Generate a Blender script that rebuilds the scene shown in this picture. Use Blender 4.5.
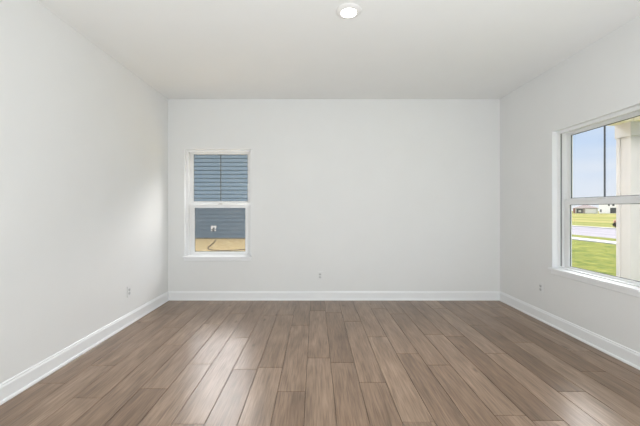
import bpy, bmesh, math, random
from mathutils import Vector, Matrix
PI = math.pi
random.seed(7)
for o in list(bpy.data.objects):
    bpy.data.objects.remove(o)
S = bpy.context.scene
COL = S.collection

# ------------------------------------------------------------------ camera
CAMZ = 1.234
F = 322.0                       # focal length in pixels of a 640 px wide frame
cd = bpy.data.cameras.new('camera')
cd.sensor_width = 36.0
cd.lens = F / 640 * 36
cd.shift_x = 0.00703
cd.shift_y = -0.00547
cd.clip_start = 0.05
cd.clip_end = 1500
cam = bpy.data.objects.new('camera', cd)
cam.location = (0, 0, CAMZ)
cam.rotation_euler = (PI / 2, 0, 0)
COL.objects.link(cam)
S.camera = cam

# ------------------------------------------------------------------ view / exposure
S.view_settings.view_transform = 'Standard'
S.view_settings.look = 'None'
S.view_settings.gamma = 1
S.view_settings.exposure = 0.0
S.view_settings.use_curve_mapping = False

# ------------------------------------------------------------------ sky
SKY_FILL = 16.0
W = bpy.data.worlds.new('sky')
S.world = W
W.use_nodes = True
nt = W.node_tree
nt.nodes.clear()
tc = nt.nodes.new('ShaderNodeTexCoord')
mp = nt.nodes.new('ShaderNodeMapping')
mp.inputs['Scale'].default_value = (1.6, 1.6, 8.0)
nz = nt.nodes.new('ShaderNodeTexNoise')
nz.inputs['Scale'].default_value = 1.7
nz.inputs['Detail'].default_value = 5
nz.inputs['Roughness'].default_value = 0.5
rp = nt.nodes.new('ShaderNodeValToRGB')
rp.color_ramp.elements[0].position = 0.34
rp.color_ramp.elements[0].color = (0.56, 0.73, 0.98, 1)
rp.color_ramp.elements[1].position = 0.72
rp.color_ramp.elements[1].color = (0.84, 0.91, 1.0, 1)
bg = nt.nodes.new('ShaderNodeBackground')
bg.inputs['Strength'].default_value = 1.0
wo = nt.nodes.new('ShaderNodeOutputWorld')
L = nt.links.new
L(tc.outputs['Generated'], mp.inputs['Vector'])
L(mp.outputs[0], nz.inputs['Vector'])
L(nz.outputs['Fac'], rp.inputs['Fac'])
sp = nt.nodes.new('ShaderNodeSeparateXYZ')
hz = nt.nodes.new('ShaderNodeMapRange')
hz.inputs['From Min'].default_value = 0.0
hz.inputs['From Max'].default_value = 0.16
hz.inputs['To Min'].default_value = 0.85
hz.inputs['To Max'].default_value = 0.0
mxs = nt.nodes.new('ShaderNodeMix')
mxs.data_type = 'RGBA'
mxs.inputs[7].default_value = (0.93, 0.95, 0.98, 1)
L(tc.outputs['Generated'], sp.inputs[0])
L(sp.outputs['Z'], hz.inputs['Value'])
L(hz.outputs[0], mxs.inputs[0])
L(rp.outputs['Color'], mxs.inputs[6])
L(mxs.outputs[2], bg.inputs['Color'])
# unseen glow added high in the far-side sky for room light and floor sheen
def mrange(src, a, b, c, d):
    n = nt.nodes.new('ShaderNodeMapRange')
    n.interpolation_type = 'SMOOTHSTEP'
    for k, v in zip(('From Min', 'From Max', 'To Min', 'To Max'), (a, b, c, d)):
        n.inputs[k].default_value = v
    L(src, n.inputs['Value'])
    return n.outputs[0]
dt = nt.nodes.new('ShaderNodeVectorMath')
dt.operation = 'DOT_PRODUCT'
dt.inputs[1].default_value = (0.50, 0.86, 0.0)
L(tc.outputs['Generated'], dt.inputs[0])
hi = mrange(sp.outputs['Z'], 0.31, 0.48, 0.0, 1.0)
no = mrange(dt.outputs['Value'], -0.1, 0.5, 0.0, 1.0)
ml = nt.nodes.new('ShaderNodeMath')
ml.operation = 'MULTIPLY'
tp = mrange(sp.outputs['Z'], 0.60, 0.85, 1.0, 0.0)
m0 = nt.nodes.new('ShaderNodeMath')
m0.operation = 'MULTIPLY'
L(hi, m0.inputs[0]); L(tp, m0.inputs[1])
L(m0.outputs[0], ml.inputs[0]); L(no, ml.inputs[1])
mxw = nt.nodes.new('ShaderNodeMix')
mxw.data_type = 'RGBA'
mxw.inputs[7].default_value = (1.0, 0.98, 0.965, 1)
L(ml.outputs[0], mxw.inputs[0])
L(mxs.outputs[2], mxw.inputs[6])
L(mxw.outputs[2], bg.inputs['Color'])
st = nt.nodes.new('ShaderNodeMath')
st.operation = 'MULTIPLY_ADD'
st.inputs[1].default_value = SKY_FILL
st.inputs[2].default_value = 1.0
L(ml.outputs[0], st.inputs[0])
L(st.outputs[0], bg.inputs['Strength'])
L(bg.outputs[0], wo.inputs['Surface'])

# ------------------------------------------------------------------ sun (soft, hazy, from behind the house)
sd = bpy.data.lights.new('sun', 'SUN')
sd.energy = 2.6
sd.angle = math.radians(12)
sd.color = (1.0, 0.95, 0.86)
sun = bpy.data.objects.new('sun', sd)
sun.rotation_euler = Vector((0.38, 1.0, -0.75)).to_track_quat('-Z', 'Y').to_euler()
COL.objects.link(sun)

# ------------------------------------------------------------------ soft fill lamps added out of view, standing in for room light
def area(name, loc, d, sx, sy, power, color):
    l = bpy.data.lights.new(name, 'AREA')
    l.shape = 'RECTANGLE'
    l.size = sx
    l.size_y = sy
    l.energy = power
    l.color = color
    o = bpy.data.objects.new(name, l)
    o.location = loc
    o.rotation_euler = Vector(d).to_track_quat('-Z', 'Z').to_euler()
    COL.objects.link(o)
    return o
area('ceiling_fill', (0.3, -0.15, 0.22), (0, 0.22, 1.0), 2.8, 1.5, 62, (0.90, 0.965, 1.0))  # added fill aimed up at the ceiling, no real lamp here
area('side_fill', (2.45, -0.3, 0.95), (-1, 0.45, -0.05), 2.4, 1.4, 82, (0.90, 0.965, 1.0))  # added fill for the left wall, no window behind it
area('left_fill', (-1.95, -1.0, 0.95), (1, 0.45, 0.1), 2.2, 1.4, 74, (0.90, 0.965, 1.0))  # added fill for the right wall, no opening behind it

# ------------------------------------------------------------------ materials
def mat(name, col, rough=0.5, metal=0.0, spec=0.5):
    m = bpy.data.materials.new(name)
    m.use_nodes = True
    b = m.node_tree.nodes['Principled BSDF']
    b.inputs['Base Color'].default_value = (*col, 1)
    b.inputs['Roughness'].default_value = rough
    b.inputs['Metallic'].default_value = metal
    b.inputs['Specular IOR Level'].default_value = spec
    return m

def noisy(name, c1, c2, scale, rough=0.8, lo=0.35, hi=0.65, stretch=(1, 1, 1), bump=0.0, detail=6, spec=0.3, bscale=None):
    m = mat(name, c1, rough, spec=spec)
    t = m.node_tree
    b = t.nodes['Principled BSDF']
    tc = t.nodes.new('ShaderNodeTexCoord')
    mp = t.nodes.new('ShaderNodeMapping')
    mp.inputs['Scale'].default_value = stretch
    n = t.nodes.new('ShaderNodeTexNoise')
    n.inputs['Scale'].default_value = scale
    n.inputs['Detail'].default_value = detail
    r = t.nodes.new('ShaderNodeValToRGB')
    r.color_ramp.elements[0].position = lo
    r.color_ramp.elements[0].color = (*c1, 1)
    r.color_ramp.elements[1].position = hi
    r.color_ramp.elements[1].color = (*c2, 1)
    t.links.new(tc.outputs['Object'], mp.inputs[0])
    t.links.new(mp.outputs[0], n.inputs['Vector'])
    t.links.new(n.outputs['Fac'], r.inputs[0])
    t.links.new(r.outputs[0], b.inputs['Base Color'])
    if bump:
        n2 = t.nodes.new('ShaderNodeTexNoise')
        n2.inputs['Scale'].default_value = bscale or scale
        n2.inputs['Detail'].default_value = 3
        t.links.new(mp.outputs[0], n2.inputs['Vector'])
        bp = t.nodes.new('ShaderNodeBump')
        bp.inputs['Strength'].default_value = bump
        bp.inputs['Distance'].default_value = 0.002
        t.links.new(n2.outputs['Fac'], bp.inputs['Height'])
        t.links.new(bp.outputs[0], b.inputs['Normal'])
    return m

M = {}
M['wall'] = noisy('wall_paint', (0.815, 0.812, 0.80), (0.825, 0.822, 0.81), 3, 0.75, bump=0.06, bscale=160, spec=0.25)
M['ceiling'] = noisy('ceiling_paint', (0.87, 0.868, 0.855), (0.88, 0.878, 0.865), 3, 0.9, bump=0.05, bscale=120, spec=0.15)
M['trim'] = noisy('trim_paint', (0.89, 0.892, 0.895), (0.90, 0.902, 0.905), 5, 0.35, spec=0.5)
M['vinyl'] = noisy('white_vinyl', (0.89, 0.89, 0.885), (0.90, 0.90, 0.895), 6, 0.35, spec=0.5)
M['gasket'] = mat('grey_gasket', (0.10, 0.105, 0.11), 0.7)
M['muntin'] = mat('backlit_bar_grey', (0.13, 0.145, 0.16), 0.5)  # white vinyl bar given dark grey, its backlit look put into the colour
M['strip'] = mat('groove_shade_grey', (0.22, 0.22, 0.22), 0.8)  # shade of the groove between frame and sash, put into the colour
M['latch'] = mat('latch_white', (0.72, 0.71, 0.68), 0.35)
M['plate'] = mat('outlet_plastic', (0.80, 0.80, 0.79), 0.3)
M['slot'] = mat('outlet_slot', (0.03, 0.03, 0.03), 0.6)
M['recept'] = mat('receptacle_plastic', (0.60, 0.60, 0.595), 0.35)

def glass_mat():
    m = bpy.data.materials.new('window_glass')
    m.use_nodes = True
    t = m.node_tree
    t.nodes.clear()
    tr = t.nodes.new('ShaderNodeBsdfTransparent')
    tr.inputs[0].default_value = (0.98, 0.98, 0.98, 1)
    gl = t.nodes.new('ShaderNodeBsdfGlossy')
    gl.inputs['Roughness'].default_value = 0.02
    lw = t.nodes.new('ShaderNodeLayerWeight')
    lw.inputs['Blend'].default_value = 0.5
    pw = t.nodes.new('ShaderNodeMath'); pw.operation = 'POWER'; pw.inputs[1].default_value = 4.0
    t.links.new(lw.outputs['Facing'], pw.inputs[0])
    fr = t.nodes.new('ShaderNodeMath'); fr.operation = 'MULTIPLY_ADD'; fr.inputs[1].default_value = 0.5; fr.inputs[2].default_value = 0.03
    t.links.new(pw.outputs[0], fr.inputs[0])
    mx = t.nodes.new('ShaderNodeMixShader')
    o = t.nodes.new('ShaderNodeOutputMaterial')
    t.links.new(fr.outputs[0], mx.inputs[0])
    t.links.new(tr.outputs[0], mx.inputs[1])
    t.links.new(gl.outputs[0], mx.inputs[2])
    t.links.new(mx.outputs[0], o.inputs[0])
    return m
M['glass'] = glass_mat()

def screen_mat():
    m = bpy.data.materials.new('insect_screen_mesh')
    m.use_nodes = True
    t = m.node_tree
    t.nodes.clear()
    tr = t.nodes.new('ShaderNodeBsdfTransparent')
    df = t.nodes.new('ShaderNodeBsdfDiffuse')
    df.inputs[0].default_value = (0.10, 0.10, 0.105, 1)
    mx = t.nodes.new('ShaderNodeMixShader')
    mx.inputs[0].default_value = 0.24
    o = t.nodes.new('ShaderNodeOutputMaterial')
    t.links.new(tr.outputs[0], mx.inputs[1])
    t.links.new(df.outputs[0], mx.inputs[2])
    t.links.new(mx.outputs[0], o.inputs[0])
    return m
M['screen'] = screen_mat()

def emis(name, col, s):
    m = bpy.data.materials.new(name)
    m.use_nodes = True
    b = m.node_tree.nodes['Principled BSDF']
    b.inputs['Base Color'].default_value = (0.9, 0.9, 0.9, 1)
    b.inputs['Emission Color'].default_value = (*col, 1)
    b.inputs['Emission Strength'].default_value = s
    return m
M['lens'] = emis('lit_lamp_lens', (1.0, 0.96, 0.90), 9)
M['lamp_trim'] = mat('lamp_trim_white', (0.80, 0.78, 0.76), 0.4)

# wood floor: every plank has its own tone (colour attribute) and its own grain offset
def wood_mat():
    m = bpy.data.materials.new('wood_plank_floor')
    m.use_nodes = True
    t = m.node_tree
    b = t.nodes['Principled BSDF']
    N = t.nodes.new
    K = t.links.new
    at = N('ShaderNodeAttribute')
    at.attribute_name = 'plank'
    tc = N('ShaderNodeTexCoord')
    sep = N('ShaderNodeSeparateColor')
    K(at.outputs['Color'], sep.inputs[0])
    off = N('ShaderNodeCombineXYZ')
    m1 = N('ShaderNodeMath'); m1.operation = 'MULTIPLY'; m1.inputs[1].default_value = 37.0
    m2 = N('ShaderNodeMath'); m2.operation = 'MULTIPLY'; m2.inputs[1].default_value = 53.0
    K(sep.outputs[0], m1.inputs[0]); K(sep.outputs[1], m2.inputs[0])
    K(m1.outputs[0], off.inputs[0]); K(m2.outputs[0], off.inputs[1])
    add = N('ShaderNodeVectorMath'); add.operation = 'ADD'
    K(tc.outputs['Object'], add.inputs[0]); K(off.outputs[0], add.inputs[1])
    def noise(sc, scale, det, dist=0.0):
        mp = N('ShaderNodeMapping'); mp.inputs['Scale'].default_value = sc
        n = N('ShaderNodeTexNoise'); n.inputs['Scale'].default_value = scale
        n.inputs['Detail'].default_value = det; n.inputs['Distortion'].default_value = dist
        K(add.outputs[0], mp.inputs[0]); K(mp.outputs[0], n.inputs['Vector'])
        return n
    g1 = noise((22, 1.6, 1), 1.0, 6, 1.2)      # long streaks
    g2 = noise((110, 5, 1), 1.0, 4, 0.2)       # fine pores
    g3 = noise((9, 1.6, 1), 1.0, 4, 0.8)       # broad clouding
    # tone per plank
    r = N('ShaderNodeValToRGB')
    cr = r.color_ramp
    cr.elements[0].position = 0.0; cr.elements[0].color = (0.215, 0.138, 0.088, 1)
    cr.elements[1].position = 1.0; cr.elements[1].color = (0.400, 0.285, 0.205, 1)
    e = cr.elements.new(0.5); e.color = (0.312, 0.213, 0.147, 1)
    K(sep.outputs[2], r.inputs[0])
    r1 = N('ShaderNodeValToRGB')
    r1.color_ramp.elements[0].position = 0.30; r1.color_ramp.elements[0].color = (0.76, 0.73, 0.70, 1)
    r1.color_ramp.elements[1].position = 0.66; r1.color_ramp.elements[1].color = (1.07, 1.07, 1.07, 1)
    K(g1.outputs['Fac'], r1.inputs[0])
    r2 = N('ShaderNodeValToRGB')
    r2.color_ramp.elements[0].position = 0.32; r2.color_ramp.elements[0].color = (0.68, 0.66, 0.64, 1)
    r2.color_ramp.elements[1].position = 0.60; r2.color_ramp.elements[1].color = (1.05, 1.05, 1.05, 1)
    K(g2.outputs['Fac'], r2.inputs[0])
    r3 = N('ShaderNodeValToRGB')
    r3.color_ramp.elements[0].position = 0.30; r3.color_ramp.elements[0].color = (0.72, 0.71, 0.70, 1)
    r3.color_ramp.elements[1].position = 0.70; r3.color_ramp.elements[1].color = (1.16, 1.16, 1.16, 1)
    K(g3.outputs['Fac'], r3.inputs[0])
    def mul(a, c):
        x = N('ShaderNodeMix'); x.data_type = 'RGBA'; x.blend_type = 'MULTIPLY'
        x.inputs[0].default_value = 1.0
        K(a, x.inputs[6]); K(c, x.inputs[7])
        return x.outputs[2]
    c = mul(mul(mul(r.outputs[0], r1.outputs[0]), r2.outputs[0]), r3.outputs[0])
    # knots
    kmp = N('ShaderNodeMapping'); kmp.inputs['Scale'].default_value = (5.5, 2.0, 1)
    vo = N('ShaderNodeTexVoronoi'); vo.inputs['Scale'].default_value = 1.0
    K(add.outputs[0], kmp.inputs[0]); K(kmp.outputs[0], vo.inputs['Vector'])
    kr = N('ShaderNodeValToRGB')
    kr.color_ramp.elements[0].position = 0.02; kr.color_ramp.elements[0].color = (0.45, 0.40, 0.36, 1)
    kr.color_ramp.elements[1].position = 0.11; kr.color_ramp.elements[1].color = (1, 1, 1, 1)
    K(vo.outputs['Distance'], kr.inputs[0])
    c = mul(c, kr.outputs[0])
    K(c, b.inputs['Base Color'])
    rr = N('ShaderNodeMapRange')
    rr.inputs['To Min'].default_value = 0.24; rr.inputs['To Max'].default_value = 0.38
    K(g1.outputs['Fac'], rr.inputs['Value'])
    K(rr.outputs[0], b.inputs['Roughness'])
    bp = N('ShaderNodeBump'); bp.inputs['Strength'].default_value = 0.12; bp.inputs['Distance'].default_value = 0.001
    K(g2.outputs['Fac'], bp.inputs['Height']); K(bp.outputs[0], b.inputs['Normal'])
    b.inputs['Specular IOR Level'].default_value = 0.5
    return m
M['wood'] = wood_mat()
M['under'] = mat('dark_joint', (0.055, 0.040, 0.030), 0.9, spec=0.1)

M['siding'] = noisy('blue_siding_paint', (0.118, 0.175, 0.235), (0.135, 0.192, 0.252), 3, 0.6)
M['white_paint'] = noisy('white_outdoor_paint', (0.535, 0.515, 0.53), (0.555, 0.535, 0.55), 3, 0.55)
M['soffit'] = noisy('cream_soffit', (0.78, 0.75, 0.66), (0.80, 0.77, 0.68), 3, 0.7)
M['grass'] = noisy('lawn_grass', (0.050, 0.085, 0.008), (0.235, 0.225, 0.045), 4.5, 0.95, 0.30, 0.70, (1, 0.7, 1), spec=0.05, detail=9)
M['far_grass'] = noisy('far_lawn_grass', (0.12, 0.15, 0.02), (0.30, 0.245, 0.085), 0.11, 0.95, 0.35, 0.65, (1.3, 0.35, 1), spec=0.05, detail=6)
M['straw'] = noisy('dry_straw', (0.52, 0.33, 0.12), (1.0, 0.80, 0.45), 9, 0.95, 0.3, 0.7, spec=0.05, detail=9)
M['asphalt'] = noisy('road_asphalt', (0.20, 0.185, 0.20), (0.27, 0.25, 0.27), 0.5, 0.9, stretch=(2, 0.2, 1), spec=0.1)
M['concrete'] = noisy('pale_concrete', (0.36, 0.355, 0.34), (0.40, 0.395, 0.38), 2, 0.9, spec=0.1)
M['roof'] = noisy('brown_grey_shingles', (0.22, 0.18, 0.165), (0.30, 0.25, 0.23), 2, 0.9, spec=0.1)
M['far_wall'] = mat('grey_beige_siding', (0.50, 0.50, 0.45), 0.8, spec=0.1)
M['far_white'] = mat('white_siding', (0.86, 0.85, 0.87), 0.7, spec=0.1)
M['brick'] = mat('red_brown_brick', (0.24, 0.12, 0.09), 0.9, spec=0.1)
M['dark'] = mat('dark_glazing', (0.05, 0.055, 0.06), 0.4)
M['garage'] = mat('garage_door_grey_white', (0.62, 0.62, 0.60), 0.7)
M['cord'] = mat('brown_cord', (0.10, 0.06, 0.04), 0.8)
M['shrub'] = noisy('dark_shrub_leaves', (0.02, 0.022, 0.015), (0.05, 0.04, 0.03), 9, 0.9, spec=0.1)
M['shrub_tip'] = noisy('pinkish_dry_blooms', (0.50, 0.27, 0.20), (0.72, 0.45, 0.36), 9, 0.9, spec=0.1)

# ------------------------------------------------------------------ helpers
def link(name, bm, m, parent=None, bevel=0.0, smooth=False, seg=2):
    if bevel:
        bmesh.ops.bevel(bm, geom=[e for e in bm.edges if len(e.link_faces) == 2 and e.calc_face_angle(0) > 0.5],
                        offset=bevel, segments=seg, profile=0.5, affect='EDGES')
    me = bpy.data.meshes.new(name)
    bmesh.ops.recalc_face_normals(bm, faces=bm.faces)
    bm.to_mesh(me)
    bm.free()
    me.materials.append(M[m])
    if smooth:
        for p in me.polygons:
            p.use_smooth = True
    o = bpy.data.objects.new(name, me)
    COL.objects.link(o)
    if parent:
        o.parent = parent
    return o

def box(bm, x0, x1, y0, y1, z0, z1):
    v = [bm.verts.new(p) for p in ((x0, y0, z0), (x1, y0, z0), (x1, y1, z0), (x0, y1, z0),
                                   (x0, y0, z1), (x1, y0, z1), (x1, y1, z1), (x0, y1, z1))]
    for f in ((0, 3, 2, 1), (4, 5, 6, 7), (0, 1, 5, 4), (1, 2, 6, 5), (2, 3, 7, 6), (3, 0, 4, 7)):
        bm.faces.new([v[i] for i in f])

def B(*boxes):
    bm = bmesh.new()
    for b in boxes:
        box(bm, *b)
    return bm

def frame_boxes(x0, x1, z0, z1, y0, y1, wl, wr, wb, wt):
    return ((x0, x0 + wl, y0, y1, z0, z1), (x1 - wr, x1, y0, y1, z0, z1),
            (x0 + wl, x1 - wr, y0, y1, z0, z0 + wb), (x0 + wl, x1 - wr, y0, y1, z1 - wt, z1))

def prism(profile, a, b, axis):
    """closed 2D profile extruded from a to b; axis 'x': profile=(y,z); axis 'y': profile=(x,z)"""
    bm = bmesh.new()
    rings = []
    for t in (a, b):
        rings.append([bm.verts.new((t, p, q) if axis == 'x' else (p, t, q)) for p, q in profile])
    n = len(profile)
    for i in range(n):
        bm.faces.new((rings[0][i], rings[0][(i + 1) % n], rings[1][(i + 1) % n], rings[1][i]))
    bm.faces.new(rings[0]); bm.faces.new(rings[1][::-1])
    return bm

def lathe(profile, seg=48, cap=True):
    bm = bmesh.new()
    rings = []
    for r, z in profile:
        rings.append([bm.verts.new((r * math.cos(2 * PI * k / seg), r * math.sin(2 * PI * k / seg), z)) for k in range(seg)])
    for a, b in zip(rings, rings[1:]):
        for k in range(seg):
            bm.faces.new((a[k], a[(k + 1) % seg], b[(k + 1) % seg], b[k]))
    if cap:
        bm.faces.new(rings[0]); bm.faces.new(rings[-1][::-1])
    return bm

def tag(o, label=None, cat=None, group=None, kind=None):
    if label: o['label'] = label
    if cat: o['category'] = cat
    if group: o['group'] = group
    if kind: o['kind'] = kind
    return o

def empty(name, loc, rz=0):
    o = bpy.data.objects.new(name, None)
    o.empty_display_size = 0.1
    o.location = loc
    o.rotation_euler = (0, 0, rz)
    COL.objects.link(o)
    return o

# ------------------------------------------------------------------ room dimensions (m)
XL, XR, YB, YR, H = -2.011, 2.515, 4.389, -3.2, 2.74
T = 0.21
BX0, BX1 = -1.787, -0.877          # back window opening
RY0, RY1 = 2.491, 3.423            # right window opening
WZ0, WZ1 = 0.600, 2.063
RZ0 = 0.616

# walls
w = link('wall_back', B((XL - T, BX0, YB, YB + T, 0, H), (BX1, XR + T, YB, YB + T, 0, H),
                        (BX0, BX1, YB, YB + T, 0, WZ0 - 0.02), (BX0, BX1, YB, YB + T, WZ1, H)), 'wall')
tag(w, 'off-white painted far wall holding the small window', 'wall', kind='structure')
w = link('wall_left', B((XL - T, XL, YR, YB, 0, H)), 'wall')
tag(w, 'off-white painted left wall with one outlet', 'wall', kind='structure')
w = link('wall_right', B((XR, XR + T, YR, RY0, 0, H), (XR, XR + T, RY1, YB, 0, H),
                         (XR, XR + T, RY0, RY1, 0, RZ0 - 0.02), (XR, XR + T, RY0, RY1, WZ1, H)), 'wall')
tag(w, 'off-white painted right wall with the window to the street', 'wall', kind='structure')
w = link('wall_rear', B((XL - T, XR + T, YR - T, YR, 0, H)), 'wall')
tag(w, 'off-white wall behind the camera', 'wall', kind='structure')
c = link('ceiling', B((XL - T, XR + T, YR - T, YB + T, H, H + 0.25)), 'ceiling')
tag(c, 'flat white ceiling', 'ceiling', kind='structure')

# floor with individually toned planks
bm = bmesh.new()
lay = bm.loops.layers.float_color.new('plank')
PW, PL, OFF, GAP = 0.19, 1.25, 0.122, 0.0012
anchor = {-5: 1.853, -7: 2.221, -10: 2.546, -3: 2.515, -2: 2.184, 0: 2.597, 1: 2.297, 2: 1.870, 4: 2.555, 6: 1.883}
tone_fix = {(0, 2): 0.85, (-4, 2): 0.9}
k0 = math.floor((XL - OFF) / PW)
k1 = math.floor((XR - OFF) / PW)
prev = 0
for k in range(k0, k1 + 1):
    xa, xb = max(XL, OFF + k * PW), min(XR, OFF + (k + 1) * PW)
    if k in anchor:
        st = anchor[k]
    else:
        st = prev + random.uniform(0.35, 0.9)
    prev = st
    y = st - math.ceil((st - YR) / PL) * PL
    while y < YB:
        ya, yb = max(YR, y), min(YB, y + PL)
        if yb - ya > 0.01:
            tone = min(1, max(0, random.gauss(0.5, 0.23)))
            colr = (random.random(), random.random(), tone, 1)
            g = GAP
            e = 0.0016
            x0, x1, y0, y1 = xa + g, xb - g, ya + g, yb - g
            top = [bm.verts.new(p) for p in ((x0 + e, y0 + e, 0), (x1 - e, y0 + e, 0), (x1 - e, y1 - e, 0), (x0 + e, y1 - e, 0))]
            low = [bm.verts.new(p) for p in ((x0, y0, -0.0015), (x1, y0, -0.0015), (x1, y1, -0.0015), (x0, y1, -0.0015))]
            bot = [bm.verts.new(p) for p in ((x0, y0, -0.008), (x1, y0, -0.008), (x1, y1, -0.008), (x0, y1, -0.008))]
            fs = [bm.faces.new(top)]
            for i in range(4):
                fs.append(bm.faces.new((low[i], low[(i + 1) % 4], top[(i + 1) % 4], top[i])))
                fs.append(bm.faces.new((bot[i], bot[(i + 1) % 4], low[(i + 1) % 4], low[i])))
            for f in fs:
                for lp in f.loops:
                    lp[lay] = colr
        y += PL
fl = link('floor', bm, 'wood')
bm = B((XL - T, XR + T, YR - T, YB + T, -0.20, -0.0075))
under = link('trim_1', bm, 'under')
tag(fl, 'brown-grey wood plank floor running towards the far wall', 'floor', kind='structure')
tag(under, 'dark underlay seen in the joints between planks', 'floor', kind='structure')

# baseboards: stepped profile with a small shoe moulding at the foot
def base_prof(s, d):      # d = direction into the room
    return [(s, 0.0), (s + d * 0.026, 0.0), (s + d * 0.026, 0.008), (s + d * 0.023, 0.016), (s + d * 0.015, 0.020),
            (s + d * 0.015, 0.098), (s + d * 0.012, 0.106), (s + d * 0.009, 0.108), (s + d * 0.009, 0.116),
            (s + d * 0.005, 0.121), (s, 0.122)]
b = link('baseboard_back', prism(base_prof(YB, -1), XL, XR, 'x'), 'trim'); tag(b, 'white baseboard along the far wall', 'baseboard', kind='structure')
b = link('baseboard_left', prism(base_prof(XL, 1), YR, YB, 'y'), 'trim'); tag(b, 'white baseboard along the left wall', 'baseboard', kind='structure')
b = link('baseboard_right', prism(base_prof(XR, -1), YR, YB, 'y'), 'trim'); tag(b, 'white baseboard along the right wall', 'baseboard', kind='structure')

# ------------------------------------------------------------------ single-hung windows
# local frame: x along the wall (0 = centre), y outward from the room face of the wall, z up
def window(name, loc, rz, label, screen, h, rail, z0):
    r = empty(name, loc, rz)
    tag(r, label, 'window', kind='structure')
    z1 = WZ1
    gb = 0.646      # bottom edge of the lower glass
    def P(n, bm, m, par=r, bevel=0.0):
        return link(n, bm, m, par, bevel)
    # painted jamb liner, then the vinyl frame
    P('jamb_liner', B(*frame_boxes(-h, h, z0, z1, 0.0, 0.052, 0.004, 0.004, 0.0005, 0.004)), 'trim')
    P('window_frame', B(*frame_boxes(-h, h, z0, z1, 0.052, 0.187, 0.026, 0.026, 0.010, 0.026),
                        # outer stop lip around the upper sash, and parting strips
                        (-h + 0.026, -h + 0.036, 0.052, 0.062, z0 + 0.02, z1 - 0.026),
                        (h - 0.036, h - 0.026, 0.052, 0.062, z0 + 0.02, z1 - 0.026),
                        (-h + 0.026, h - 0.026, 0.052, 0.062, z1 - 0.034, z1 - 0.026),
                        (-h + 0.026, -h + 0.034, 0.084, 0.097, z0 + 0.02, z1 - 0.026),
                        (h - 0.034, h - 0.026, 0.084, 0.097, z0 + 0.02, z1 - 0.026)), 'vinyl', bevel=0.0015)
    P('groove_shade', B((-h + 0.026, -h + 0.0285, 0.066, 0.082, z0 + 0.02, z1 - 0.026),  # grey strips added to draw the shaded groove beside the sash
                         (h - 0.0285, h - 0.026, 0.066, 0.082, z0 + 0.02, z1 - 0.026),
                         (-h + 0.026, h - 0.026, 0.066, 0.082, z1 - 0.0285, z1 - 0.026)), 'strip')
    # upper sash (outer track)
    us = P('upper_sash', B(*frame_boxes(-h + 0.026, h - 0.026, 1.313, z1 - 0.026, 0.132, 0.162, 0.048, 0.048, 0.036, 0.030)), 'vinyl', bevel=0.003)
    gx = h - 0.074
    P('gasket', B(*frame_boxes(-gx, gx, 1.349, z1 - 0.056, 0.141, 0.149, 0.005, 0.005, 0.005, 0.005)), 'gasket', us)
    P('glass_pane', B((-gx, gx, 0.144, 0.147, 1.349, z1 - 0.056)), 'glass', us)
    P('glazing_bar', B((-0.0075, 0.0075, 0.138, 0.1435, 1.349, z1 - 0.056)), 'muntin', us)
    # lower sash (inner track)
    ls = P('lower_sash', B(*frame_boxes(-h + 0.038, h - 0.038, z0 + 0.006, rail + 0.050, 0.099, 0.129, 0.062, 0.062, gb - z0 - 0.006, 0.050),
                           (-h + 0.10, h - 0.10, 0.089, 0.099, rail + 0.037, rail + 0.047)), 'vinyl', bevel=0.003)
    gx = h - 0.100
    P('gasket', B(*frame_boxes(-gx, gx, gb, rail, 0.110, 0.117, 0.005, 0.005, 0.004, 0.005)), 'gasket', ls)
    P('glass_pane', B((-gx, gx, 0.112, 0.115, gb, rail)), 'glass', ls)
    # cam lock on the meeting rail
    lk = P('sash_lock', B((-0.028, 0.028, 0.095, 0.123, rail + 0.050, rail + 0.056), (-0.012, 0.012, 0.099, 0.117, rail + 0.056, rail + 0.066),
                          (0.0, 0.034, 0.091, 0.099, rail + 0.056, rail + 0.064)), 'latch', bevel=0.002)
    # half insect screen on the outside of the lower sash
    if screen:
        P('screen_frame', B(*frame_boxes(-h + 0.030, h - 0.030, z0 + 0.022, 1.32, 0.171, 0.179, 0.018, 0.018, 0.012, 0.018)), 'vinyl')
        P('insect_screen', B((-h + 0.048, h - 0.048, 0.1745, 0.1755, z0 + 0.034, 1.302)), 'screen')
    # stool with horns and the apron under it
    s = P('window_sill', B((-h, h, 0.0, 0.052, z0 - 0.020, z0), (-h - 0.014, h + 0.014, -0.034, 0.0, z0 - 0.018, z0)), 'trim', bevel=0.005)
    P('apron', prism([(-0.0005, z0 - 0.019), (-0.011, z0 - 0.019), (-0.011, z0 - 0.060), (-0.007, z0 - 0.067), (-0.0005, z0 - 0.068)],
                     -h - 0.004, h + 0.004, 'x'), 'trim', s)
    return r
window('window_1', ((BX0 + BX1) / 2, YB, 0), 0, 'white single-hung window in the far wall facing blue siding', True, 0.455, 1.256, WZ0)
window('window_2', (XR, (RY0 + RY1) / 2, 0), -PI / 2, 'white single-hung window in the right wall facing lawn and street', False, 0.466, 1.284, RZ0)

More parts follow.
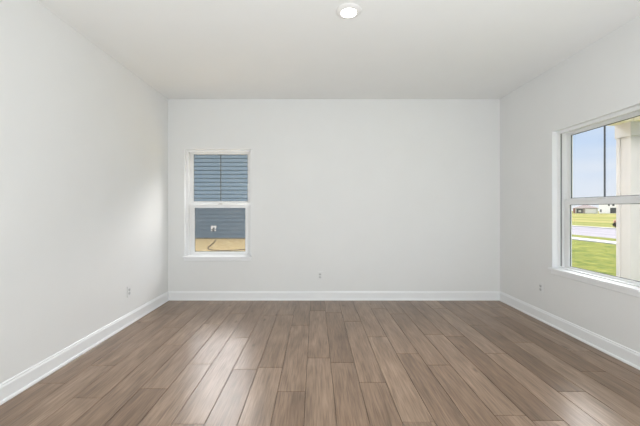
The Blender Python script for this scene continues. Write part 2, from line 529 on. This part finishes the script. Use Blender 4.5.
# ------------------------------------------------------------------ electrical outlets
def outlet(loc, rz, label):
    # local: plate lies in the x-z plane, room side is -y
    r = empty('wall_outlet', loc, rz)
    tag(r, label, 'outlet')
    link('cover_plate', B((-0.035, 0.035, -0.006, 0.0, -0.0575, 0.0575)), 'plate', r, bevel=0.0025)
    for s in (-1, 1):
        zc = s * 0.0195
        bm = bmesh.new()
        pts = []
        for k in range(24):
            a = 2 * PI * k / 24
            pts.append((max(-0.0165, min(0.0165, 0.0185 * math.cos(a))), max(-0.0135, min(0.0135, 0.0165 * math.sin(a))) + zc))
        f0 = [bm.verts.new((p, -0.006, q)) for p, q in pts]
        f1 = [bm.verts.new((p, -0.0085, q)) for p, q in pts]
        bm.faces.new(f0); bm.faces.new(f1[::-1])
        for k in range(24):
            bm.faces.new((f0[k], f0[(k + 1) % 24], f1[(k + 1) % 24], f1[k]))
        rc = link('receptacle', bm, 'recept', r)
        link('slots', B((-0.0075, -0.0055, -0.0092, -0.0084, zc - 0.003, zc + 0.006), (0.0055, 0.0075, -0.0092, -0.0084, zc - 0.002, zc + 0.006),
                        (-0.002, 0.002, -0.0092, -0.0084, zc - 0.0105, zc - 0.0065)), 'slot', rc)
    sc = lathe([(0.003, 0), (0.003, 0.0012), (0.002, 0.0018)], 12)
    bmesh.ops.rotate(sc, verts=sc.verts, cent=(0, 0, 0), matrix=Matrix.Rotation(PI / 2, 3, 'X'))
    bmesh.ops.translate(sc, verts=sc.verts, vec=(0, -0.006, 0))
    link('screw', sc, 'recept', r)
outlet(((320 - 315.5) / 73.36, YB, 0.332), 0, 'white duplex outlet low on the far wall, right of its window')
outlet((XL, 3.468, 0.352), PI / 2, 'white duplex outlet low on the left wall')
outlet((XR, 3.59, 0.362), -PI / 2, 'white duplex outlet low on the right wall beside the window')

# ------------------------------------------------------------------ disc lamp on the ceiling
lt = empty('ceiling_lamp', (0.2515, 2.44, H))
tag(lt, 'round white lit disc light on the ceiling', 'ceiling light')
link('trim_ring', lathe([(0.096, 0.0), (0.096, -0.004), (0.090, -0.010), (0.076, -0.017), (0.068, -0.019), (0.057, -0.017), (0.057, -0.004), (0.057, 0.0)], 64, False), 'lamp_trim', lt, smooth=True)
link('lens', lathe([(0.0568, -0.004), (0.0568, -0.0175), (0.050, -0.0215), (0.035, -0.024), (0.012, -0.025)], 64), 'lens', lt, smooth=True)

# ================================================================== outdoors
GZ = -0.30
def grid(name, xs, ys, zf, m):
    bm = bmesh.new()
    vs = [[bm.verts.new((x, y, zf(x, y))) for y in ys] for x in xs]
    for i in range(len(xs) - 1):
        for j in range(len(ys) - 1):
            bm.faces.new((vs[i][j], vs[i + 1][j], vs[i + 1][j + 1], vs[i][j + 1]))
    return link(name, bm, m)
def lin(a, b, n): return [a + (b - a) * i / (n - 1) for i in range(n)]
g = grid('ground', [2.72] + lin(3.2, 13.2, 12), lin(-12, 260, 60), lambda x, y: GZ + 0.015 * math.sin(x * 1.1) * math.sin(y * 0.7), 'grass')
tag(g, 'green front lawn outside the right window', 'lawn', kind='structure')
g = grid('ground', lin(14.2, 15.6, 3), lin(-12, 260, 60), lambda x, y: GZ + 0.02, 'grass')
tag(g, 'narrow green verge between sidewalk and road', 'lawn', kind='structure')
def farz(x, y): return GZ - 0.85 * min(1.6, max(0, (x - 24.4) / 140.6))
g = grid('ground', lin(24.55, 520, 60), lin(-60, 700, 50), farz, 'far_grass')
tag(g, 'yellow-green field across the road', 'field', kind='structure')
g = link('sidewalk', B((13.2, 14.2, -12, 260, GZ - 0.1, GZ + 0.03)), 'concrete'); tag(g, 'pale concrete sidewalk along the lawn', 'sidewalk', kind='structure')
g = link('road', B((15.6, 23.95, -12, 260, GZ - 0.2, GZ - 0.04)), 'asphalt'); tag(g, 'grey road across the lawn', 'road', kind='structure')
g = link('curb', B((23.95, 24.55, -12, 260, GZ - 0.2, GZ + 0.03)), 'concrete'); tag(g, 'pale curb on the far side of the road', 'curb', kind='structure')
def swale(x, y):
    t = min(1, max(0, (y - 5) / 7.0))
    return GZ + 0.40 * t
g = grid('ground', lin(-14, 2.72, 20), lin(4.605, 14, 20), lambda x, y: swale(x, y) + 0.008 * math.sin(5 * x) * math.sin(4 * y), 'straw')
tag(g, 'tan dry straw ground between the houses outside the far window', 'ground', kind='structure')

# cord lying on the straw
def tube(name, pts, r, m, parent=None, n=8):
    bm = bmesh.new()
    rings = []
    for i, p in enumerate(pts):
        p = Vector(p)
        d = (Vector(pts[min(i + 1, len(pts) - 1)]) - Vector(pts[max(i - 1, 0)])).normalized()
        a = d.cross(Vector((0, 0, 1))).normalized(); b2 = d.cross(a)
        rings.append([bm.verts.new(p + r * (math.cos(2 * PI * k / n) * a + math.sin(2 * PI * k / n) * b2)) for k in range(n)])
    for a, b2 in zip(rings, rings[1:]):
        for k in range(n):
            bm.faces.new((a[k], a[(k + 1) % n], b2[(k + 1) % n], b2[k]))
    bm.faces.new(rings[0]); bm.faces.new(rings[-1][::-1])
    return link(name, bm, m, parent, smooth=True)
def onground(u, v):
    lo, hi = 4.7, 12.4
    for _ in range(40):
        mid = (lo + hi) / 2
        z = CAMZ - (v - 209.5) * mid / F
        if z > swale(0, mid): lo = mid
        else: hi = mid
    return ((u - 315.5) * lo / F, lo)
ctl = [(216, 240.2), (214.5, 242.5), (211, 245.5), (208.2, 247.5), (208.3, 249.5), (212, 250.6), (222, 251.2), (236, 250.6), (247, 249.6), (256, 249.2)]
pts = []
for i in range(len(ctl) - 1):
    for s in range(4):
        t = s / 4
        a = onground(*ctl[i]); b2 = onground(*ctl[i + 1])
        x = a[0] + (b2[0] - a[0]) * t; y = a[1] + (b2[1] - a[1]) * t
        pts.append((x, y, swale(x, y) + 0.018))
cdo = tube('ground_cord', pts, 0.012, 'cord')
tag(cdo, 'thin brown cord bent across the dry straw outside the far window', 'cord')

# neighbouring house with blue lap siding
nb = empty('neighbour_house', (-4.5, 12.5, 0.1))
tag(nb, 'neighbouring house wall in blue lap siding behind the far window', 'house')
bm = bmesh.new()
LAP, NL = 0.154, 23
x0, x1 = -9.0, 7.0
for i in range(NL):
    za, zb = 0.045 + i * LAP, 0.045 + (i + 1) * LAP
    v = [bm.verts.new(p) for p in ((x0, -0.042, za), (x1, -0.042, za), (x1, 0.0, zb), (x0, 0.0, zb), (x0, 0.02, za), (x1, 0.02, za))]
    bm.faces.new((v[0], v[1], v[2], v[3])); bm.faces.new((v[4], v[5], v[1], v[0]))
box(bm, x0, x1, 0.02, 8.0, 0.045, 0.045 + NL * LAP)
link('siding', bm, 'siding', nb)
link('foundation', B((x0 + 0.02, x1 - 0.02, 0.025, 7.9, -0.5, 0.05)), 'concrete', nb)
ztop = 0.045 + NL * LAP
link('roof', prism([(-0.45, ztop), (-0.45, ztop + 0.12), (4.0, ztop + 1.2), (8.45, ztop + 0.12), (8.45, ztop)], x0 - 0.3, x1 + 0.3, 'x'), 'roof', nb)
bx = (213.6 - 315.5) * 12.48 / F + 4.5
bz = CAMZ - (228.2 - 209.5) * 12.48 / F - 0.1
ob = link('outlet_block', B((bx - 0.10, bx + 0.10, -0.035, 0.0, bz - 0.11, bz + 0.11)), 'far_white', nb, bevel=0.006)
link('outlet_cover', B((bx - 0.012, bx + 0.040, -0.075, -0.035, bz - 0.085, bz + 0.035)), 'muntin', ob, bevel=0.006)
link('outlet_face', B((bx - 0.045, bx + 0.035, -0.04, -0.034, bz - 0.125, bz - 0.02)), 'dark', ob)

# porch at the right window: column, beams, soffit
CX, CYF, CYN = 4.5, 4.822, 4.600
pc = empty('porch_column', (CX + 0.115, (CYF + CYN) / 2, GZ))
tag(pc, 'square white porch column right outside the right window', 'column')
hw = 0.1115
zc = 2.29 - GZ
ztp = 2.49 - GZ
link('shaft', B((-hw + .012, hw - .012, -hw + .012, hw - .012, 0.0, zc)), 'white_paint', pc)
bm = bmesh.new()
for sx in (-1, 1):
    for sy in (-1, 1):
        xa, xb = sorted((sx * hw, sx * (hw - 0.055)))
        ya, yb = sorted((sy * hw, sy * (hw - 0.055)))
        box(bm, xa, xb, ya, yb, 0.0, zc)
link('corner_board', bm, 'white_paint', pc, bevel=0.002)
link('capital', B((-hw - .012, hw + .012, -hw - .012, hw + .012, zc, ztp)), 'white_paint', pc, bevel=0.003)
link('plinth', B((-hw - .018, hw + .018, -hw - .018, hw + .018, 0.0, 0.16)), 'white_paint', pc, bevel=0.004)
pr = empty('porch_roof', (XR + T, 4.71, 2.49))
tag(pr, 'cream underside of the porch roof above the right window', 'porch roof', kind='structure')
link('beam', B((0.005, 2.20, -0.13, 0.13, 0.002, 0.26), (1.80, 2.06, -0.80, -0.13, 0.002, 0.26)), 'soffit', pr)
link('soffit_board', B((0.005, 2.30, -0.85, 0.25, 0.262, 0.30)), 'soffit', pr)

# far houses across the field
def view_house(name, u0, u1, Z, depth, base):
    """a house turned to face the room; returns its empty, half width and the two pixel->local converters"""
    uc = (u0 + u1) / 2
    X = (uc - 315.5) * Z / F
    th = math.atan2(Z, X)
    e = empty(name, (X, Z, base), th)
    def lw(u):
        t = (u - 315.5) / F
        return (X - t * Z) / (math.sin(th) + t * math.cos(th))
    def lz(v): return CAMZ - (v - 209.5) * Z / F - base
    return e, lw, lz
def facade_part(name, cv, u0, u1, v0, v1, m, par, t=0.12):
    lw, lz = cv
    a, b2 = sorted((lw(u0), lw(u1)))
    return link(name, B((-t, 0.0, a, b2, max(0.02, lz(v1)), lz(v0))), m, par)
base = farz(165, 0)
fh, lw, lz = view_house('bungalow', 573.0, 598.0, 190.0, 12, base)
tag(fh, 'low grey-beige bungalow with brown hip roof across the road', 'house')
wa, wb = sorted((lw(573.0), lw(598.0)))
ze, zp = lz(208.3), lz(204.5)
link('wall', B((0.0, 11, wa, wb, -0.5, ze)), 'far_wall', fh)
bm = bmesh.new()
e = 0.6
v = [bm.verts.new(p) for p in ((-e, wa - e, ze), (11 + e, wa - e, ze), (11 + e, wb + e, ze), (-e, wb + e, ze),
                               (5.5, wa + 5, zp), (5.5, wb - 5, zp))]
for f in ((0, 1, 4), (1, 2, 5, 4), (2, 3, 5), (3, 0, 4, 5), (3, 2, 1, 0)):
    bm.faces.new([v[i] for i in f])
link('roof', bm, 'roof', fh)
cv = (lw, lz)
facade_part('garage_door', cv, 585.4, 595.8, 208.9, 213.2, 'garage', fh)
po = facade_part('porch_opening', cv, 576.5, 582.8, 208.8, 213.2, 'dark', fh, 0.10)
facade_part('porch_window', cv, 578.5, 581.2, 210.2, 212.2, 'far_wall', po, 0.14)
facade_part('brick_pier', cv, 573.2, 575.2, 208.3, 213.3, 'brick', fh, 0.25)
facade_part('brick_pier', cv, 583.2, 584.6, 208.3, 213.3, 'roof', fh, 0.25)
base = farz(185, 0)
wh, lw, lz = view_house('two_storey_house', 599.0, 621.0, 207.0, 11, base)
tag(wh, 'white two storey house with dark garage door beside the bungalow', 'house')
wa, wb = sorted((lw(599.0), lw(621.0)))
link('wall', B((0, 11, wa, wb, -0.5, 7.2)), 'far_white', wh)
link('roof', prism([(-0.6, 7.2), (5.5, 9.6), (11.6, 7.2)], wa - 0.4, wb + 0.4, 'y'), 'roof', wh)
cv = (lw, lz)
facade_part('garage_door', cv, 610.2, 616.5, 207.8, 213.2, 'dark', wh)
facade_part('window', cv, 608.0, 609.7, 203.6, 206.0, 'dark', wh)
facade_part('window', cv, 612.3, 614.4, 203.2, 206.0, 'dark', wh)
facade_part('window', cv, 600.2, 601.6, 209.4, 212.2, 'dark', wh)

# small shrub on the far verge, half hidden by the column
sx = 25.6
sy = F * sx / (616.2 - 315.5)
shr = empty('shrub', (sx, sy, farz(sx, sy)))
tag(shr, 'small dark shrub with pinkish top beside the column across the road', 'shrub')
def clump(name, c, rad, n, m, leaf):
    bm = bmesh.new()
    for i in range(n):
        a = random.uniform(0, 2 * PI); ct = random.uniform(-0.9, 1); st = math.sqrt(1 - ct * ct)
        rr = random.uniform(0.55, 1.0)
        p = Vector((c[0] + rad[0] * rr * st * math.cos(a), c[1] + rad[1] * rr * st * math.sin(a), c[2] + rad[2] * rr * ct))
        d1 = Vector((random.gauss(0, 1), random.gauss(0, 1), random.gauss(0, 1))).normalized()
        d2 = d1.orthogonal().normalized()
        q = [p - d1 * leaf, p + d2 * leaf * 0.5, p + d1 * leaf, p - d2 * leaf * 0.5]
        bm.faces.new([bm.verts.new(x) for x in q])
    return link(name, bm, m, shr)
clump('foliage', (0, 0, 0.24), (0.22, 0.22, 0.22), 500, 'shrub', 0.07)
clump('blooms', (0.0, 0.0, 0.52), (0.20, 0.20, 0.14), 260, 'shrub_tip', 0.06)
